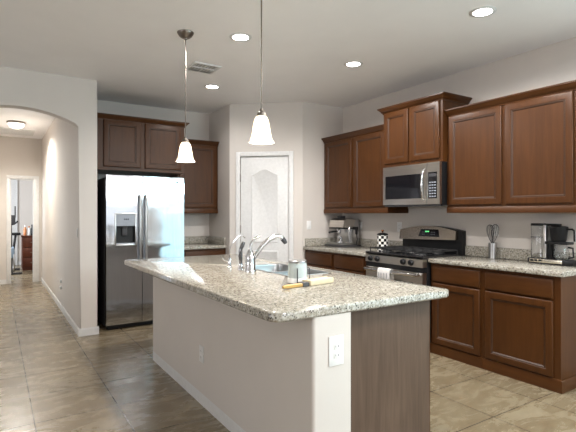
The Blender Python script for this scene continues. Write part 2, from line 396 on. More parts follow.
upper('wall_cabinet', 'tall-set dark wooden cabinet with two small doors directly above the microwave', FM, 2.957, 3.770, 1.868, 2.525, [(2.990, 3.362), (3.396, 3.748)], 1.905, 2.475, [(RX-.002, 2.957), (FM, 2.957), (FM, 3.770), (RX-.002, 3.770)], False)

# ------------------------------------------------------------------ microwave
t = thing('microwave', (3.72, 3.36, 1.43), 'stainless steel microwave built in under the cabinet above the range', 'microwave')
y0, y1, z0, z1, F = 2.962, 3.738, 1.432, 1.866, 3.715
B('body', BLACK, t, F, RX-.004, y0, y1, z0, z1, bev=.004)
yd = 3.118
def yzframe(m, X0, X1, a0, a1, b0, b1, c0, c1, d0, d1): # frame between outer (a,b) and inner (c,d) rects on x
    m.box(X0, X1, a0, c0, b0, b1); m.box(X0, X1, c1, a1, b0, b1); m.box(X0, X1, c0, c1, b0, d0); m.box(X0, X1, c0, c1, d1, b1)
m = M(); yzframe(m, F-.035, F-.001, yd+.002, y1, z0+.012, z1-.002, yd+.045, y1-.035, z0+.075, z1-.105); dr = m.build('door', DSTEEL, t)
B('window', BGLOSS, dr, F-.030, F-.004, yd+.045, y1-.035, z0+.075, z1-.105)
m = M(); m.tube([(F-.036, yd+.03, z1-.06), (F-.07, yd+.03, z1-.085), (F-.085, yd+.03, (z0+z1)/2), (F-.07, yd+.03, z0+.085), (F-.036, yd+.03, z0+.055)], .011, 10); m.build('handle', CHROME, dr)
m = M(); yzframe(m, F-.035, F-.001, y0, yd-.002, z0+.012, z1-.002, y0+.03, yd-.012, z0+.07, z1-.10); cp = m.build('control_panel', DSTEEL, t)
B('keypad', BGLOSS, cp, F-.033, F-.004, y0+.03, yd-.012, z0+.07, z1-.10)
m = M()
for i in range(6):
    for j in range(3):
        yy = y0+.045+j*.031; zz = z0+.085+i*.028; m.box(F-.0345, F-.0325, yy, yy+.022, zz, zz+.012)
m.build('buttons', LGREY, cp)
B('display', DGREY, cp, F-.0345, F-.0325, y0+.04, yd-.022, z1-.145, z1-.115)
B('bottom_vent', DGREY, t, F-.02, F, y0+.01, y1-.01, z0-.008, z0+.010)

# ------------------------------------------------------------------ gas range
t = thing('gas_range', (3.5, 3.382, 0), 'stainless steel gas range with black cast iron grates under the microwave', 'range')
y0, y1, F = 2.982, 3.782, 3.49
yc = (y0+y1)/2
B('body', BLACK, t, F+.03, RX-.03, y0, y1, .02, .905, bev=.004)
m = M(); m.prism([(F+.03, .905), (F-.012, .905), (F-.03, .915), (F-.032, .925), (F-.02, .936), (RX-.09, .936), (RX-.09, .905)], 'y', y0-.004, y1+.004); m.build('cooktop', BGLOSS, t)
m = M(); m.prism([(F+.03, .825), (F-.035, .825), (F-.03, .902), (F+.03, .902)], 'y', y0, y1); cp = m.build('control_panel', DSTEEL, t)
for yk in (3.700, 3.598, 3.228, 3.125):
    m = M(); m.lathe([(.0, -.058), (.022, -.058), (.026, -.053), (.028, -.042), (.031, -.038), (.031, -.030), (0, -.030)], (F, yk, .864), 20, 'x')
    m.box(F-.064, F-.056, yk-.005, yk+.005, .846, .882, .002); m.build('knob', BLACK, cp)
m = M(); yzframe(m, F-.03, F+.03, y0+.004, y1-.004, .22, .772, y0+.12, y1-.12, .34, .67); od = m.build('oven_door', DSTEEL, t)
B('window', BGLOSS, od, F-.026, F+.02, y0+.12, y1-.12, .34, .67)
B('vent_strip', BLACK, od, F-.028, F+.03, y0+.004, y1-.004, .774, .823)
m = M(); hx = F-.085; hz = .752
m.tube([(F-.028, y0+.04, hz), (hx, y0+.05, hz), (hx-.012, yc, hz), (hx, y1-.05, hz), (F-.028, y1-.04, hz)], .018, 12); m.build('handle', CHROME, od)
m = M(); m.box(F-.03, F+.03, y0+.004, y1-.004, .06, .212, .006); m.build('drawer', DSTEEL, t)
# burners and grates
zt = .936
for bx_, by_, br in ((3.62, y0+.17, .055), (3.90, y0+.17, .045), (3.62, y1-.17, .05), (3.90, y1-.17, .045), (3.76, yc, .05)):
    m = M(); m.lathe([(0, zt), (br+.02, zt), (br+.015, zt+.006), (br, zt+.008), (br, zt+.016), (br*.8, zt+.022), (0, zt+.022)], (bx_, by_, 0), 20); m.build('burner', IRON, t)
for g0, g1 in ((y0+.015, y0+.262), (y0+.270, y1-.270), (y1-.262, y1-.015)):
    m = M(); gx0, gx1 = 3.515, 4.0; gz = zt+.034; r = .0065
    m.tube([(gx0, g0, gz), (gx1, g0, gz), (gx1, g1, gz), (gx0, g1, gz)], r, 6, True)
    gm = (g0+g1)/2
    m.tube([(gx0, gm, gz), (gx1, gm, gz)], r, 6)
    for xx in (3.62, 3.76, 3.90): m.tube([(xx, g0, gz+.002), (xx, g1, gz+.002)], r, 6)
    for xx in (gx0, gx1):
        for yy in (g0, g1): m.tube([(xx, yy, gz), (xx, yy, zt)], r, 6)
    m.build('grate', IRON, t)
# back guard, bowed top
def arc_top(zlo, zs_, zm, ya, yb, n=14): return [(ya, zlo), (yb, zlo)]+[(yb+(ya-yb)*i/n, zs_+(zm-zs_)*math.sin(PI*i/n)) for i in range(n+1)]
m = M(); m.prism(arc_top(.905, 1.170, 1.213, y0-.004, y1+.004), 'x', 4.045, RX-.005); bg = m.build('backguard', BLACK, t)
m = M()
P0 = arc_top(1.055, 1.168, 1.214, y0+.035, y1+.004)
P0[0] = (y0+.035, 1.075); P0[1] = (y1+.002, 1.055)
m.loops([[(4.044, a, b) for a, b in P0], [(3.985+(b-1.05)*.15, a, b) for a, b in P0]]); fp = m.build('front_panel', steel('steel_reflection_tint', (.44, .385, .32), .25, False, .03), bg)  # plain steel, browned in its colour to stand for reflected cabinets
def fpx(z): return 3.985+(z-1.05)*.15
dp = [(yc-.165, 1.098), (yc+.120, 1.098), (yc+.095, 1.178), (yc-.145, 1.178)]
m = M(); m.loops([[(fpx(b)-.003, a, b) for a, b in dp], [(fpx(b)+.004, a, b) for a, b in dp]]); m.build('display', BGLOSS, bg)
m = M()
for k in range(4): m.box(fpx(1.15)-.006, fpx(1.15)-.002, yc-.012+k*.014-.012, yc-.012+k*.014-.004, 1.146, 1.160)
m.build('clock_digits', LED, bg)
for ks in ((-.105, -.085, -.065), (.035, .055)):
    m = M()
    for k in ks:
        for zz in (1.117, 1.140): m.box(fpx(zz)-.006, fpx(zz)-.0025, yc+k, yc+k+.012, zz, zz+.010)
    m.build('keypad', DGREY, bg)
# towel on the oven handle
m = M(); ty0, ty1 = 3.330, 3.500; n = 14; L = []
prof = [(hx-.040, .640), (hx-.041, .70), (hx-.040, .752), (hx-.030, .778), (hx-.010, .785), (hx+.016, .776), (hx+.022, .752), (hx+.022, .66)]
prof2 = [(x+.0045, z-(.005 if 0 < i < 7 else 0)) if i < 4 else (x-.0035, z-.005) for i, (x, z) in enumerate(prof)]
outline = prof+prof2[::-1]
for i in range(n+1):
    y = ty0+(ty1-ty0)*i/n; wv = .003*math.sin(i*1.7)
    L.append([(x+wv, y, z) for x, z in outline])
m.loops(L); tw = tag(m.build('dish_towel', CLOTH, None, origin=(hx, 3.415, .632)), 'white folded dish towel hanging over the oven door handle', 'towel')
m = M()
for yy in (3.360, 3.400, 3.440, 3.475): m.box(hx-.0462, hx-.0435, yy, yy+.007, .642, .740)
m.build('stripes', STRIPE, tw)

# ------------------------------------------------------------------ fridge alcove
t = thing('wall_cabinet', (1.53, 5.76, 1.86), 'two-door dark wooden cabinet above the stainless refrigerator', 'cabinet', 'wall cabinets')
FF = 5.765
B('body', WV, t, .995, 2.088, FF, FY-.002, 1.875, 2.52)
door_y(t, FF, 1.085, 1.520, 1.915, 2.478); door_y(t, FF, 1.575, 2.040, 1.915, 2.478)
m = M(); m.crown([(.995, FF), (2.088, FF), (2.088, FY-.002)], CROWN, 2.474, -1); m.build('crown_moulding', WH, t)
t = thing('refrigerator_surround', (1.0, 5.76, 0), 'tall dark wooden panel boxing in the left side of the refrigerator', 'panel')
B('board', WV, t, .972, .993, 5.70, FY-.002, 0, 2.46)
t = thing('refrigerator', (1.53, 5.9, 0), 'stainless steel side-by-side refrigerator with ice and water dispenser', 'refrigerator')
x0, x1, F, xs = 1.070, 1.996, 5.520, 1.478
B('body', DGREY, t, x0+.004, x1-.004, F+.062, FY-.06, .03, 1.775, bev=.005)
hz0, hz1 = .058, 1.797
# left door with a dispenser opening
dx_0, dx_1, dz_0, dz_1 = 1.174, 1.398, .985, 1.345
m = M()
for a in ((x0, dx_0, hz0, hz1), (dx_1, xs-.003, hz0, hz1), (dx_0, dx_1, hz0, dz_0), (dx_0, dx_1, dz_1, hz1)): m.box(a[0], a[1], F, F+.06, a[2], a[3])
bmesh.ops.remove_doubles(m.b, verts=m.b.verts, dist=1e-5)
ld = m.build('freezer_door', FRST, t)
m = M()
for a in ((dx_0-.012, dx_0+.006, dz_0-.014, dz_1+.012), (dx_1-.006, dx_1+.012, dz_0-.014, dz_1+.012), (dx_0, dx_1, dz_0-.014, dz_0+.008), (dx_0, dx_1, dz_1-.006, dz_1+.012)): m.box(a[0], a[1], F-.010, F+.01, a[2], a[3], .004)
di = m.build('dispenser_frame', STEEL, ld)
B('dispenser_panel', LGREY, ld, dx_0, dx_1, F-.004, F+.05, 1.205, dz_1)
m = M(); m.box(dx_0, dx_1, F+.045, F+.055, dz_0, 1.205); m.box(dx_0, dx_0+.008, F, F+.05, dz_0, 1.205); m.box(dx_1-.008, dx_1, F, F+.05, dz_0, 1.205); m.build('dispenser_recess', BLACK, ld)
m = M(); m.box(dx_0+.075, dx_0+.135, F+.018, F+.045, 1.09, 1.195, .008); m.lathe([(.0, 0), (.035, 0), (.04, .02), (0, .02)], (1.276, F+.03, 1.175), 16); m.build('dispenser_paddle', DGREY, ld)
B('drip_tray', LGREY, ld, dx_0+.008, dx_1-.008, F-.003, F+.045, dz_0, dz_0+.02)
m = M()
for q in (1.268, 1.288, 1.308): m.box(q, q+.012, F-.0065, F-.003, 1.275, 1.292)
m.build('dispenser_icons', BLACK, ld)
m = M(); m.box(xs+.003, x1, F, F+.06, hz0, hz1); rd = m.build('refrigerator_door', FRST, t)
for d, hx_ in ((ld, xs-.033), (rd, xs+.036)):
    m = M(); m.tube([(hx_, F, 1.565), (hx_, F-.045, 1.55), (hx_, F-.052, 1.51), (hx_, F-.052, .72), (hx_, F-.045, .685), (hx_, F, .67)], .0135, 10); m.build('handle', STEEL, d)
m = M(); m.lathe([(0, -.004), (.012, -.004), (.014, 0), (0, 0)], (1.905, F, 1.735), 16, 'y'); m.build('badge', DGREY, rd)
m = M(); m.box(x0+.01, x1-.01, F+.02, F+.06, .012, .055, .004)
for k in range(3): m.box(x0+.03, x1-.03, F+.014, F+.022, .016+k*.013, .022+k*.013)
m.build('base_grille', BLACK, t)
m = M(); m.box(x0+.03, x0+.14, F+.03, F+.14, 0, .03); m.build('roller_foot', BLACK, t); m = M(); m.box(x1-.14, x1-.03, F+.03, F+.14, 0, .03); m.build('roller_foot', BLACK, t)

# nook right of the fridge
t = thing('wall_cabinet', (2.4, 6.03, 1.355), 'dark wooden wall cabinet with one wide door, right of the refrigerator by the pantry corner', 'cabinet', 'wall cabinets')
FN = 6.035
B('body', WV, t, 2.092, 2.682, FN, FY-.002, 1.37, 2.36); door_y(t, FN, 2.115, 2.650, 1.432, 2.305)
m = M(); m.crown([(2.100, FN), (2.682, FN)], CROWN, 2.308, -1); m.build('crown_moulding', WH, t)
m = M(); m.box(2.092, 2.684, FN-.010, FN+.01, 1.355, 1.413, .003); m.build('light_rail', WH, t)
t = thing('base_cabinet', (2.38, 5.76, 0), 'narrow dark wooden base cabinet between the refrigerator and the pantry wall', 'cabinet')
B('body', WV, t, 2.075, 2.686, 5.775, FY-.002, 0, BZ); door_y(t, 5.775, 2.10, 2.655, .70, .845, 'drawer_front', True); door_y(t, 5.775, 2.10, 2.655, .105, .682)
B('base_moulding', WH, t, 2.075, 2.686, 5.762, 5.775, 0, .09)
t = thing('countertop', (2.38, 5.74, BZ), 'small granite countertop in the nook right of the refrigerator', 'countertop', 'granite countertops')
B('slab', GRAN, t, 2.06, 2.687, 5.735, FY-.002, BZ+.001, .916, bev=.008)
m = M(); m.box(2.06, 2.687, FY-.024, FY-.002, .9165, 1.02, .003); m.box(2.664, 2.687, 5.77, FY-.026, .9165, 1.02, .003); m.build('backsplash', GRAN, t)

# ------------------------------------------------------------------ island
IX0, IX1, IY0, IY1 = 1.222, 2.125, 1.688, 4.20
t = thing('kitchen_island', (1.65, 2.95, 0), 'kitchen island with painted half wall, wood end panel and dark cabinets', 'island')
m = M(); m.prism([(IX0, IY0), (1.447, IY0), (1.447, 4.05), (2.11, 4.05), (2.11, IY1), (IX0, IY1)], 'z', 0, .870)
ed = [e for e in m.b.edges if all(v.co.x < IX0+.01 and v.co.y < IY0+.01 for v in e.verts)]
bmesh.ops.bevel(m.b, geom=ed, offset=.018, segments=4, profile=.5, affect='EDGES'); m.build('half_wall', WALL, t)
m = M(); m.box(1.449, 2.088, 1.752, 1.77, 0, .870); m.build('end_panel', WPANEL, t)
# cabinets behind the half wall, open box so that the sink has room
m = M(); m.box(1.449, 1.462, 1.772, 4.048, 0, .869); m.box(2.086, 2.11, 1.765, 4.048, 0, .869); m.box(1.462, 2.09, 1.772, 4.048, 0, .06); m.build('cabinet_box', WV, t)
nd = 4
for i in range(nd):
    a = 1.80+i*.56; m = M(); panel_front(m, (2.11, a, .12), (0, 1, 0), (1, 0, 0), .53, .56); m.build('door', WV, t)
    m = M(); panel_front(m, (2.11, a, .70), (0, 1, 0), (1, 0, 0), .53, .14, flat=True); m.build('drawer_front', WH, t)
m = M(); bp = [(0, 0), (.013, 0), (.013, .072), (.008, .08), (0, .083)]
m.crown([(1.447, IY0-.0005), (IX0-.0005, IY0-.0005), (IX0-.0005, IY1+.0005), (2.11, IY1+.0005)], bp, 0, -1); m.build('baseboard', WHITE, t)
# top with rounded corners and a sink cut-out
CX0, CX1, CY0, CY1 = 1.005, 2.185, 1.680, 4.43
SX0, SX1, SY0, SY1 = 1.70, 2.06, 2.62, 3.34
def rrect(x0, x1, y0, y1, r, n=6, r2=None):
    P = []; q = r if r2 is None else r2
    for cx_, cy_, a0, r in ((x1-q, y0+q, -PI/2, q), (x1-q, y1-q, 0, q), (x0+r, y1-r, PI/2, r), (x0+r, y0+r, PI, r)):
        for i in range(n+1): a = a0+PI/2*i/n; P.append((cx_+r*math.cos(a), cy_+r*math.sin(a)))
    return P
t = thing('countertop', (1.6, 3.0, .8705), 'large speckled granite island countertop with rounded corners around the sink', 'countertop', 'granite countertops')
m = M(); zt0, zt1 = .8705, .916
def rr(ins, z): return [(x, y, z) for x, y in rrect(CX0+ins, CX1-ins, CY0+ins, CY1-ins, .07-ins, 6, .03-ins)]
def sk(ins, z): return [(x, y, z) for x, y in rrect(SX0-ins, SX1+ins, SY0-ins, SY1+ins, .06, 6)]
m.loops([sk(0, zt0), rr(.008, zt0), rr(0, zt0+.008), rr(0, zt1-.010), rr(.004, zt1-.003), rr(.010, zt1), sk(.002, zt1), sk(0, zt1-.002)], close=True)
m.build('slab', GRAN, t)
t = thing('kitchen_sink', (1.88, 2.98, .7), 'double bowl stainless steel sink set into the island countertop', 'sink')
rim = [(x, y, .9168) for x, y in rrect(SX0-.012, SX1+.012, SY0-.012, SY1+.012, .06, 6)]
m = M()
def rl(i, z, a=SY0, b=SY1): return [(x, y, z) for x, y in rrect(SX0+i, SX1-i, a+i, b-i, .055, 6)]
m.loops([rl(-.013, .9168), rl(-.012, .9195), rl(-.002, .9200), rl(.003, .9170), rl(.004, .906), rl(.0015, .906)], close=True); m.build('rim', STEEL, t)
for a, b in ((SY0, 2.955), (2.975, SY1)):
    m = M()
    m.loops([rl(.004, .905, a, b), rl(.012, .74, a, b), rl(.04, .705, a, b), rl(.042, .702, a, b), rl(.009, .738, a, b), rl(.001, .905, a, b)], close=True)
    m.loops([rl(.041, .7055, a, b), rl(.041, .7022, a, b)]); bw = m.build('bowl', STEEL, t)
    m = M(); m.lathe([(0, .7058), (.04, .7058), (.04, .709), (.03, .708), (0, .707)], ((SX0+SX1)/2, (a+b)/2, 0), 16); m.build('drain', DGREY, bw)
m = M(); m.box(SX0+.005, SX1-.005, 2.952, 2.978, .897, .905, .003); m.build('divider', STEEL, t)

# faucet set
CT = .9165
t = thing('faucet', (1.61, 2.97, CT), 'chrome pull-out kitchen faucet with arched spout behind the island sink', 'faucet')
fx, fy = 1.588, 2.985
m = M(); m.lathe([(0, CT), (.044, CT), (.045, CT+.012), (.039, CT+.022), (.036, CT+.09), (.036, CT+.115), (.026, CT+.14), (.018, CT+.16), (0, CT+.165)], (fx, fy, 0), 24); m.build('body', CHROME, t)
m = M(); m.tube([(fx+.01, fy, CT+.075), (fx+.045, fy-.01, CT+.13), (fx+.09, fy-.02, CT+.19), (fx+.135, fy-.03, CT+.232), (fx+.18, fy-.045, CT+.256), (fx+.215, fy-.055, CT+.262), (fx+.240, fy-.06, CT+.245)], [.016, .016, .016, .017, .018, .019, .019], 14); sp = m.build('spout', CHROME, t)
m = M(); m.tube([(fx+.240, fy-.06, CT+.245), (fx+.258, fy-.065, CT+.222), (fx+.268, fy-.068, CT+.205)], [.019, .018, .014], 14); m.build('spray_head', DGREY, sp)
m = M(); m.tube([(fx-.004, fy+.004, CT+.155), (fx+.004, fy, CT+.205), (fx+.03, fy-.008, CT+.245), (fx+.075, fy-.02, CT+.268)], [.014, .011, .010, .008], 12); m.build('lever', CHROME, t)
t = thing('side_sprayer', (1.59, 3.13, CT), 'dark chrome side sprayer standing in its collar left of the faucet', 'sprayer')
m = M(); m.lathe([(0, CT), (.024, CT), (.024, CT+.012), (.018, CT+.02), (.017, CT+.05), (0, CT+.05)], (1.578, 3.12, 0), 18); m.build('collar', CHROME, t)
m = M(); m.tube([(1.578, 3.12, CT+.045), (1.575, 3.12, CT+.11), (1.578, 3.12, CT+.16), (1.590, 3.115, CT+.19), (1.600, 3.11, CT+.215)], [.012, .016, .014, .016, .011], 12); m.build('wand', steel('dark_chrome', (.25, .25, .26), .12, False, 0), t)
t = thing('filter_tap', (1.575, 3.31, CT), 'slim chrome gooseneck filtered water tap, leftmost on the island', 'tap')
gx, gy = 1.575, 3.31
m = M(); m.lathe([(0, CT), (.020, CT), (.020, CT+.008), (.013, CT+.014), (.012, CT+.07), (.008, CT+.08), (0, CT+.08)], (gx, gy, 0), 16); m.build('body', CHROME, t)
m = M(); m.tube([(gx, gy, CT+.07), (gx, gy, CT+.15), (gx+.022, gy-.004, CT+.195), (gx+.065, gy-.012, CT+.245), (gx+.085, gy-.016, CT+.258), (gx+.105, gy-.02, CT+.255), (gx+.125, gy-.024, CT+.232)], .0042, 8); m.build('gooseneck', CHROME, t)
m = M(); m.tube([(gx, gy, CT+.045), (gx-.03, gy+.02, CT+.055), (gx-.05, gy+.032, CT+.075)], [.008, .006, .007], 8); m.build('lever', CHROME, t)

# canister and pastry brush on the island
cx_, cy_ = 1.585, 2.355
t = thing('canister', (cx_, cy_, CT), 'small mint green canister with white foot on the island beside the sink', 'canister')
m = M(); m.lathe([(0, CT), (.058, CT), (.063, CT+.003), (.063, CT+.030), (.060, CT+.034), (0, CT+.034)], (cx_, cy_, 0), 28); m.build('foot', ENAMEL, t)
m = M(); m.lathe([(0, CT+.034), (.059, CT+.034), (.0585, CT+.125), (.056, CT+.125), (.055, CT+.04), (0, CT+.04)], (cx_, cy_, 0), 28); m.build('body', MINT, t)
m = M(); m.lathe([(0, CT+.126), (.060, CT+.126), (.060, CT+.138), (.055, CT+.142), (0, CT+.142)], (cx_, cy_, 0), 28); m.build('rim_lid', STEEL, t)
m = M(); m.tube([(cx_-.036, cy_-.052, CT+.095), (cx_-.042, cy_-.062, CT+.085), (cx_-.042, cy_-.062, CT+.015), (cx_-.036, cy_-.054, CT+.008)], .004, 8); m.build('clasp', DGREY, t); m = M()
m.tube([(cx_+.052, cy_-.034, CT+.10), (cx_+.064, cy_-.040, CT+.09), (cx_+.064, cy_-.040, CT+.02), (cx_+.054, cy_-.036, CT+.012)], .003, 8); m.build('clasp', DGREY, t)
a = Vector((1.375, 2.192, 0)); e = Vector((1.765, 2.262, 0)); BU = (e-a).normalized(); BN = Vector((-BU.y, BU.x, 0))
BM = Matrix(((BU.x, BN.x, 0, a.x), (BU.y, BN.y, 0, a.y), (0, 0, 1, CT), (0, 0, 0, 1)))
t = thing('pastry_brush', (1.57, 2.23, CT), 'pastry brush with golden wooden handle lying on the island', 'brush')
m = M()
L = []
for s, hw_, h0, h1 in ((0, .008, .003, .018), (.03, .013, .001, .022), (.08, .012, .001, .021), (.12, .016, .001, .021), (.143, .020, .001, .021)):
    L.append([BM @ Vector((s, y, z)) for y, z in ((-hw_, h0+.003), (-hw_*.6, h0), (hw_*.6, h0), (hw_, h0+.003), (hw_, h1-.003), (hw_*.6, h1), (-hw_*.6, h1), (-hw_, h1-.003))])
m.loops(L); m.build('handle', BAMBOO, t)
m = M(); m.box(.141, .192, -.026, .026, .0005, .024, .003, mat=BM); m.build('ferrule', DGREY, t)
m = M(); m.box(.190, .395, -.036, .036, .0005, .034, .006, mat=BM)
for k in range(9): m.box(.34, .400+.004*math.sin(k*2.3), -.030+k*.0068, -.0255+k*.0068, .003, .031, mat=BM)
m.build('bristles', BRISTLE, t)

# ------------------------------------------------------------------ things on the right counters
# espresso machine
t = thing('espresso_machine', (3.9, 4.74, CT), 'stainless espresso machine on the counter in the corner by the pantry', 'espresso machine')
ey0, ey1, ex0, ex1 = 4.575, 4.865, 3.80, 4.07
m = M(); m.box(ex0-.045, ex1, ey0-.03, ey1+.06, CT, CT+.020, .006); m.build('base', DGREY, t)
m = M(); m.box(ex0-.028, ex0+.15, ey0-.018, ey1+.038, CT+.0222, CT+.050, .005); m.build('drip_tray', STEEL, t)
m = M(); m.box(ex0+.13, ex1, ey0, ey1, CT+.0222, CT+.36, .015); m.build('body', STEEL, t)
m = M(); m.prism([(ex0-.01, CT+.255), (ex0+.16, CT+.245), (ex0+.20, CT+.355), (ex0+.07, CT+.37), (ex0+.01, CT+.345)], 'y', ey0-.004, ey1+.004); m.build('head', DSTEEL, t)
m = M(); m.lathe([(0, CT+.215), (.032, CT+.215), (.036, CT+.255), (0, CT+.255)], (ex0+.06, 4.74, 0), 18); gh = m.build('group_head', CHROME, t)
m = M(); m.lathe([(0, CT+.165), (.022, CT+.168), (.033, CT+.18), (.034, CT+.214), (0, CT+.214)], (ex0+.06, 4.74, 0), 18); pf = m.build('portafilter', CHROME, t)
m = M(); m.tube([(ex0+.04, 4.74, CT+.20), (ex0-.04, 4.745, CT+.195), (ex0-.10, 4.75, CT+.185)], [.009, .012, .014], 10); m.build('handle', BLACK, pf)
m = M(); m.tube([(ex0+.10, ey0-.005, CT+.27), (ex0+.06, ey0-.045, CT+.262), (ex0+.04, ey0-.062, CT+.22), (ex0+.035, ey0-.070, CT+.09)], .007, 8); m.build('steam_wand', STEEL, t)
m = M(); m.box(ex0+.15, ex0+.19, ey0-.075, ey0+.002, CT+.225, CT+.262, .006); m.box(ex0+.155, ex0+.185, ey0-.075, ey0-.045, CT+.16, CT+.24, .008); m.tube([(ex0+.17, ey0-.06, CT+.17), (ex0+.17, ey0-.075, CT+.10), (ex0+.16, ey0-.06, CT+.03)], .007, 8); m.build('steam_lever', BLACK, t)
m = M(); m.box(ex0-.006, ex0+.17, ey0-.006, ey1+.006, CT+.232, CT+.246, .003); m.build('dark_trim', BLACK, t)
m = M(); m.lathe([(0, CT+.37), (.05, CT+.37), (.055, CT+.40), (.035, CT+.405), (0, CT+.405)], (ex0+.14, 4.79, 0), 20); m.build('bean_hopper', DGREY, t)
m = M(); m.lathe([(0, CT+.0502), (.032, CT+.0502), (.036, CT+.07), (.030, CT+.12), (.032, CT+.135), (.029, CT+.135), (.027, CT+.12), (.033, CT+.07), (.029, CT+.054), (0, CT+.054)], (3.83, 4.70, 0), 18)
m.tube([(3.83, 4.67, CT+.122), (3.825, 4.645, CT+.115), (3.825, 4.64, CT+.085), (3.83, 4.665, CT+.07)], .0045, 8)
tag(m.build('milk_pitcher', CHROME, None, origin=(3.83, 4.70, CT+.0502)), 'small polished milk pitcher on the espresso machine tray', 'pitcher')
# checkered canister with UV checks
t = thing('canister', (3.9, 3.97, CT), 'black and white checkered canister with copper knob left of the range', 'canister')
m = M(); n = 24; prof = [(.058, CT), (.064, CT+.004), (.064, CT+.038), (.064, CT+.074), (.064, CT+.11), (.064, CT+.146), (.064, CT+.176)]
m.lathe(prof, (3.9, 3.97, 0), n); o = m.build('body', CHECK, t)
uv = o.data.uv_layers.new(name='UVMap')
for p in o.data.polygons:
    cs = [o.data.vertices[o.data.loops[i].vertex_index].co for i in p.loop_indices]
    angs = [math.atan2(c.y, c.x) for c in cs]
    if max(angs)-min(angs) > PI: angs = [x+2*PI if x < 0 else x for x in angs]
    for li, c, an in zip(p.loop_indices, cs, angs): uv.data[li].uv = (an/(2*PI)*12+.02, c.z/.034+.02)
m = M(); m.lathe([(0, CT+.1762), (.066, CT+.1762), (.067, CT+.186), (.058, CT+.196), (.02, CT+.206), (0, CT+.207)], (3.9, 3.97, 0), 24); ldd = m.build('lid', BLACK, t)
m = M(); m.lathe([(0, CT+.206), (.008, CT+.206), (.009, CT+.215), (.017, CT+.225), (.015, CT+.238), (0, CT+.243)], (3.9, 3.97, 0), 14); m.build('knob', COPPER, ldd)
# utensil crock with whisks: each whisk is a thing
ux, uy = 4.045, 2.632
t = thing('utensil_crock', (ux, uy, CT), 'narrow steel utensil crock holding wire whisks against the backsplash', 'crock')
m = M(); m.lathe([(0, CT), (.034, CT), (.036, CT+.002), (.036, CT+.15), (.034, CT+.15), (.033, CT+.006), (0, CT+.006)], (ux, uy, 0), 24); m.build('cup', STEEL, t)
WL = ['wire whisk in the steel crock, leaning towards the range', 'wire whisk in the steel crock, leaning towards the coffee maker']
for k, (lx, ly, hh, rb) in enumerate(((-.010, .024, .325, .034), (-.012, -.042, .33, .036))):
    b0 = Vector((ux-lx*.25, uy-ly*.25, CT+.012)); tp = Vector((ux+lx, uy+ly, CT+hh)); ax = (tp-b0).normalized()
    pn = ax.orthogonal().normalized(); qn = ax.cross(pn)
    wt = thing('whisk', b0, WL[k], 'whisk', 'wire whisks in the crock')
    ln = (tp-b0).length
    m = M(); m.tube([b0, b0+ax*ln*.40], .0055, 8); m.build('handle', STEEL, wt)
    m = M()
    for j in range(6):
        an = PI*j/6; dd = pn*math.cos(an)+qn*math.sin(an)
        m.tube([b0+ax*(ln*(.40+.60*math.sin(PI/2*min(1, (1-abs(1-2*u))*1.0))))+dd*(rb*math.sin(2*PI*(u if u < .5 else u))*1.0) for u in [i/16 for i in range(17)]], .0015, 5)
    m.build('wires', DGREY, wt)
# drip coffee maker
t = thing('coffee_maker', (4.0, 2.05, CT), 'drip coffee maker with clear water tank and black brew basket at the counter end', 'coffee maker')
kx0, kx1, ky0, ky1 = 3.945, 4.085, 1.855, 2.235
m = M(); m.box(kx0, kx1, ky0, ky1, CT+.006, CT+.046, .010, 3); m.box(kx0+.01, kx1-.01, ky0+.01, ky1-.01, CT, CT+.01); m.build('base', BLACK, t)
m = M(); m.box(kx0-.002, kx0+.004, ky0+.085, ky1-.02, CT+.012, CT+.042, .002); m.build('front_plate', steel('champagne_aluminium', (.74, .69, .58), .25, False, 0), t)
m = M()
for k in range(3): m.box(kx0-.006, kx0+.002, ky1-.055-k*.036, ky1-.030-k*.036, CT+.020, CT+.036, .002)
m.build('switches', BLACK, t)
m = M(); m.box(kx0+.025, kx0+.105, 2.085, 2.112, CT+.046, CT+.335, .004); m.build('tower', steel('satin_aluminium', (.72, .72, .72), .3, True, 0), t)
m = M(); m.lathe([(.056, CT+.047), (.058, CT+.05), (.058, CT+.325), (.056, CT+.325), (.055, CT+.052), (.0, CT+.052), (0, CT+.047)], (kx0+.068, 2.172, 0), 24, cap0=False, cap1=False); wt = m.build('water_tank', CLEAR, t)
m = M(); m.lathe([(.0585, CT+.225), (.061, CT+.225), (.061, CT+.232), (.0585, CT+.232)], (kx0+.068, 2.172, 0), 24, cap0=False, cap1=False); m.build('tank_ring', DGREY, t)
m = M(); m.lathe([(0, CT+.326), (.060, CT+.326), (.060, CT+.343), (.054, CT+.347), (0, CT+.347)], (kx0+.068, 2.172, 0), 24); m.box(kx0+.045, kx0+.09, 1.985, 2.14, CT+.328, CT+.345, .004); m.build('lid', BLACK, t)
by = 2.00
m = M(); m.lathe([(0, CT+.196), (.052, CT+.196), (.060, CT+.21), (.070, CT+.31), (.072, CT+.322), (.050, CT+.327), (0, CT+.327)], (kx0+.068, by, 0), 24); bk = m.build('brew_basket', BLACK, t)
m = M(); m.tube([(kx0+.06, by-.065, CT+.300), (kx0+.06, by-.110, CT+.302), (kx0+.06, by-.125, CT+.29), (kx0+.06, by-.128, CT+.20)], .008, 8); m.build('handle', BLACK, bk)
m = M(); m.box(kx0+.01, kx0+.125, by-.095, 2.088, CT+.172, CT+.195, .004); m.build('basket_shelf', BLACK, t)
m = M(); m.lathe([(0, CT+.0465), (.052, CT+.0465), (.060, CT+.06), (.060, CT+.10), (.046, CT+.145), (.043, CT+.165), (.040, CT+.165), (.043, CT+.145), (.057, CT+.10), (.057, CT+.062), (.05, CT+.05), (0, CT+.05)], (kx0+.068, by-.02, 0), 24)
cf = m.build('carafe', CLEAR, t)
m = M(); m.box(kx0+.06, kx0+.10, 2.055, 2.083, CT+.047, CT+.172); m.build('rear_column', BLACK, t)
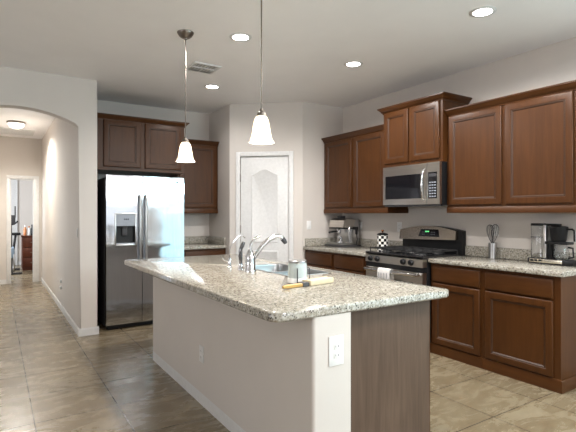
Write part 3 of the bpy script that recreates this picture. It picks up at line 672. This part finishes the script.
m = M(); m.tube([(kx0+.062, by-.078, CT+.15), (kx0+.062, by-.115, CT+.145), (kx0+.062, by-.12, CT+.07), (kx0+.062, by-.08, CT+.06)], .008, 8); m.build('carafe_handle', BLACK, t)

# ------------------------------------------------------------------ outlets and switches
def plate(name, O, u, n, label, wd=.072, ht=.115, kind='outlet', grp='white wall plates'):
    O, u, n = Vector(O), Vector(u), Vector(n); mt = Matrix(((u.x, n.x, 0, O.x), (u.y, n.y, 0, O.y), (0, 0, 1, O.z), (0, 0, 0, 1)))
    t = thing(name, O, label, 'outlet' if kind == 'outlet' else 'switch', grp)
    m = M(); m.box(-wd/2, wd/2, .0005, .006, -ht/2, ht/2, .002, mat=mt); m.build('cover_plate', PLATE, t)
    if kind == 'outlet':
        for s in (.021, -.021):
            m = M(); m.box(-.017, .017, .006, .009, s-.014, s+.014, .002, mat=mt); sk_ = m.build('socket', PLATE, t)
            m = M(); m.box(-.009, -.006, .0088, .0095, s-.004, s+.006, mat=mt); m.box(.006, .009, .0088, .0095, s-.004, s+.006, mat=mt); m.build('slots', DGREY, sk_)
    else:
        m = M(); m.box(-.016, .016, .006, .010, -.033, .033, .002, mat=mt); m.build('rocker', PLATE, t)
plate('wall_outlet', (1.53, IY0, .61), (1, 0, 0), (0, -1, 0), 'white outlet on the lit end of the island half wall', .085, .135) if False else None
plate('wall_outlet', (1.355, IY0, .700), (1, 0, 0), (0, -1, 0), 'white outlet on the near painted end of the island half wall', .088, .14)
plate('wall_outlet', (IX0, 3.02, .36), (0, -1, 0), (-1, 0, 0), 'white outlet low on the long painted side of the island')
plate('wall_outlet', (RX, 3.905, 1.187), (0, -1, 0), (-1, 0, 0), 'white outlet on the wall above the checkered canister, left of the range')
plate('wall_outlet', (RX, 4.605, 1.187), (0, -1, 0), (-1, 0, 0), 'white outlet on the wall behind the espresso machine')
plate('wall_outlet', (RX, 2.652, 1.187), (0, -1, 0), (-1, 0, 0), 'white outlet on the wall behind the crock of whisks')
plate('wall_switch', (3.535, 4.98, 1.197), (1, 0, 0), (0, -1, 0), 'white switch on the short wall between the pantry door and espresso machine', kind='switch')
plate('wall_switch', (ax1, 5.60, 1.13), (0, -1, 0), (-1, 0, 0), 'white switch on the hallway wall just inside the arch', .05, .11, kind='switch')
for z, q in ((.40, 'upper'), (.315, 'lower')):
    m = M(); m.lathe([(0, -.02), (.018, -.02), (.024, -.012), (.024, -.0005), (0, -.0005)], (ax1, 7.1, z), 16, 'x')
    tag(m.build('door_stop', PLATE, None, origin=(ax1-.01, 7.1, z)), f'small round white knob low on the hallway wall, {q} of the two', 'wall knob', 'white knobs on the hallway wall')

# ------------------------------------------------------------------ lamps and vents
def lamp(name, loc, power, col, kind='POINT', size=.05, parent=None, spot=None):
    d = bpy.data.lights.new(name, kind); d.energy = power; d.color = col
    d.shadow_soft_size = size
    if spot: d.spot_size = spot; d.spot_blend = .6
    o = bpy.data.objects.new(name, d); COL.objects.link(o); o.location = loc
    if parent: o.parent = parent; o.location = Vector(loc)-parent.location
    return o
WARM = (1, .87, .70)
PEND = [(1.318, 3.61, 'bell glass pendant hanging over the far end of the island'), (1.350, 2.395, 'bell glass pendant hanging over the near half of the island')]
for px, py, lab in PEND:
    t = thing('pendant_lamp', (px, py, CZ), lab, 'pendant lamp', 'pendants over the island')
    m = M(); m.lathe([(0, CZ-.058), (.012, CZ-.058), (.014, CZ-.050), (.034, CZ-.045), (.052, CZ-.032), (.062, CZ-.016), (.068, CZ-.006), (.068, CZ-.0005), (0, CZ-.0005)], (px, py, 0), 24); m.build('canopy', NICKEL, t)
    zb = 1.775
    m = M(); m.tube([(px, py, CZ-.05), (px, py, zb+.185)], .0044, 8); m.build('rod', NICKEL, t)
    m = M(); m.lathe([(0, zb+.205), (.010, zb+.205), (.012, zb+.19), (.024, zb+.182), (.028, zb+.166), (.028, zb+.158), (0, zb+.158)], (px, py, 0), 18); m.build('socket_cap', NICKEL, t)
    m = M(); pr = [(.026, .160), (.034, .154), (.043, .135), (.050, .10), (.056, .06), (.064, .025), (.076, .006), (.080, 0)]
    m.lathe([(r, zb+z) for r, z in pr]+[(r-.004, zb+z+.001) for r, z in pr[::-1]], (px, py, 0), 28, cap0=False, cap1=False); m.build('glass_shade', LAMPGLASS, t)
    lamp('pendant_bulb', (px, py, zb+.055), 10, WARM, 'POINT', .025, t)
CANS = [(1.742, 3.449, 'round recessed ceiling light nearest the vent, above the island'), (2.14, 4.97, 'round recessed ceiling light farthest away, before the refrigerator nook'), (3.0, 3.46, 'round recessed ceiling light in front of the microwave cabinet'), (3.03, 2.05, 'round recessed ceiling light nearest the camera, above the right aisle')]
REAR_FILL = [(1.7, .5), (1.2, -1.8), (2.6, .2), (2.6, -2.2)]  # unseen lights added behind the camera to brighten the room
CANS += [(a, b, 'added round recessed ceiling light behind the camera, unseen fill for the room') for a, b in REAR_FILL]
for px, py, lab in CANS:
    t = thing('recessed_light', (px, py, CZ), lab, 'ceiling light', 'recessed ceiling lights')
    m = M(); m.lathe([(.068, CZ-.006), (.088, CZ-.005), (.095, CZ-.001), (.095, CZ-.0002), (.068, CZ-.0002)], (px, py, 0), 32, cap0=False, cap1=False); m.build('trim_ring', WHITE, t)
    m = M(); m.lathe([(0, CZ-.004), (.067, CZ-.004), (.067, CZ-.0005), (0, CZ-.0005)], (px, py, 0), 32); m.build('lens', CANLENS, t)
    lamp('can_bulb', (px, py, CZ-.02), 19 if py > 4.5 else 60, (1, .955, .92), 'SPOT', .07, t, math.radians(168))
t = thing('ceiling_vent', (1.79, 4.38, CZ), 'white louvred air vent in the kitchen ceiling behind the far pendant', 'vent')
vx0, vx1, vy0, vy1 = 1.64, 1.93, 4.235, 4.515; zc = CZ-.0003
m = M(); m.box(vx0, vx1, vy0, vy0+.025, zc-.012, zc, .002); m.box(vx0, vx1, vy1-.025, vy1, zc-.012, zc, .002); m.box(vx0, vx0+.025, vy0+.025, vy1-.025, zc-.012, zc, .002); m.box(vx1-.025, vx1, vy0+.025, vy1-.025, zc-.012, zc, .002)
m.box((vx0+vx1)/2-.006, (vx0+vx1)/2+.006, vy0+.025, vy1-.025, zc-.012, zc); m.box(vx0+.025, vx1-.025, (vy0+vy1)/2-.006, (vy0+vy1)/2+.006, zc-.012, zc); m.build('frame', WHITE, t)
B('backing', plain('vent_backing', (.5, .5, .5), .8), t, vx0+.02, vx1-.02, vy0+.02, vy1-.02, zc-.002, zc)
m = M()
for i in range(7):
    q = vx0+.035+i*.034
    m.loops([[(q, vy0+.02, zc-.010), (q+.014, vy0+.02, zc-.003), (q+.014, vy1-.02, zc-.003), (q, vy1-.02, zc-.010)], [(q, vy0+.02, zc-.009), (q+.014, vy0+.02, zc-.002), (q+.014, vy1-.02, zc-.002), (q, vy1-.02, zc-.009)]])
m.build('louvres', WHITE, t)
# hallway lamp and return-air grille
hx0, hy0 = .285, 8.6
t = thing('dome_light', (hx0, hy0, CZ), 'glowing dome light on the hallway ceiling beyond the arch', 'ceiling light')
m = M(); m.lathe([(0, CZ-.03), (.125, CZ-.03), (.135, CZ-.02), (.135, CZ-.0005), (0, CZ-.0005)], (hx0, hy0, 0), 32); m.build('pan', NICKEL, t)
m = M(); m.lathe([(0, CZ-.115), (.045, CZ-.108), (.09, CZ-.085), (.115, CZ-.055), (.122, CZ-.0305), (0, CZ-.0305)], (hx0, hy0, 0), 32); m.build('glass_bowl', DOMEG, t)
lamp('dome_bulb', (hx0, hy0, CZ-.125), 115, (1, .95, .86), 'SPOT', .1, t, math.radians(165))
t = thing('return_grille', (.3, 9.55, CZ), 'white return air grille on the hallway ceiling behind the dome light', 'vent')
m = M(); m.box(-.05, .60, 9.30, 9.34, zc-.014, zc); m.box(-.05, .60, 9.86, 9.90, zc-.014, zc); m.box(-.05, -.01, 9.34, 9.86, zc-.014, zc); m.box(.56, .60, 9.34, 9.86, zc-.014, zc); m.build('frame', WHITE, t)
B('backing', DGREY, t, -.01, .56, 9.34, 9.86, zc-.002, zc)
m = M()
for i in range(13): m.box(-.01, .56, 9.35+i*.04, 9.372+i*.04, zc-.011, zc-.003)
m.build('louvres', WHITE, t)
m = M(); m.lathe([(0, -.03), (.045, -.03), (.055, -.02), (.055, -.0005), (0, -.0005)], (.60, 6.3, CZ), 20)
tag(m.build('smoke_detector', PLATE, None, origin=(.60, 6.3, CZ-.01)), 'round white smoke detector on the hallway ceiling just inside the arch', 'smoke detector')

# ------------------------------------------------------------------ far bedroom
t = thing('dresser', (.85, 12.6, 0), 'red-brown wooden dresser seen through the doorway at the end of the hall', 'dresser')
B('body', RED, t, .535, 1.25, 12.45, 12.95, .05, .80)
B('top', RED, t, .52, 1.265, 12.43, 12.96, .80, .83, bev=.004)
B('plinth', RED, t, .545, 1.24, 12.47, 12.94, 0, .05)
for k in range(3):
    m = M(); m.box(.55, 1.235, 12.432, 12.452, .075+k*.24, .30+k*.24, .004); dw = m.build('drawer', RED, t)
    for q in (.72, 1.06):
        m = M(); m.lathe([(0, -.025), (.014, -.022), (.010, 0), (0, 0)], (q, 12.432, .19+k*.24), 10, 'y'); m.build('knob', NICKEL, dw)
def bottle(name, x, y, r, h, mat, capm, label):
    t = thing(name, (x, y, .8305), label, 'bottle', 'bottles on the dresser'); z = .8305
    m = M(); m.lathe([(0, z), (r, z), (r, z+h*.62), (r*.45, z+h*.75), (r*.42, z+h*.86), (0, z+h*.86)], (x, y, 0), 14); m.build('body', mat, t)
    m = M(); m.lathe([(0, z+h*.86), (r*.5, z+h*.86), (r*.5, z+h), (0, z+h)], (x, y, 0), 12); m.build('cap', capm, t)
bottle('bottle', .60, 12.58, .035, .24, ORANGE, PLATE, 'orange bottle with white cap on the dresser')
bottle('bottle', .685, 12.60, .035, .22, ENAMEL, ORANGE, 'white bottle with orange cap on the dresser')
bottle('bottle', .745, 12.56, .033, .26, BLACK, BLACK, 'black bottle on the dresser')
t = thing('exercise_bike', (.38, 12.2, 0), 'dark exercise bike in the bedroom left of the dresser', 'exercise bike')
m = M(); m.tube([(.30, 11.75, .02), (.30, 12.65, .02)], .025, 8); m.tube([(.14, 11.75, .025), (.50, 11.75, .025)], .022, 8); m.tube([(.14, 12.65, .025), (.50, 12.65, .025)], .022, 8)
m.tube([(.30, 11.9, .02), (.30, 12.0, .55), (.29, 11.95, 1.1)], .025, 8); m.tube([(.30, 12.5, .02), (.34, 12.3, .45), (.40, 12.4, .85)], .025, 8); m.tube([(.30, 12.0, .5), (.34, 12.3, .45)], .025, 8); m.build('frame', BLACK, t)
m = M()
m.tube([(.33+.02, 11.98+.22*math.cos(2*PI*i/24), .27+.22*math.sin(2*PI*i/24)) for i in range(24)], .018, 8, True)
for k in range(3): m.tube([(.35, 11.98+.21*math.cos(k*PI/3), .27+.21*math.sin(k*PI/3)), (.35, 11.98-.21*math.cos(k*PI/3), .27-.21*math.sin(k*PI/3))], .008, 6)
m.build('flywheel', STEEL, t)
m = M(); m.box(.32, .50, 12.25, 12.5, .85, .91, .02); m.build('seat', BLACK, t)
m = M(); m.tube([(.16, 11.85, 1.18), (.22, 11.93, 1.12), (.29, 11.95, 1.1), (.36, 11.93, 1.12), (.42, 11.85, 1.18)], .018, 8); m.build('handlebar', BLACK, t)
m = M(); m.box(.20, .38, 11.91, 11.98, 1.12, 1.32, .01); m.build('console', DGREY, t)
m = M(); m.box(.25, .36, 11.82, 12.3, .36, .60, .03); m.build('drive_cover', BLUEG, t)
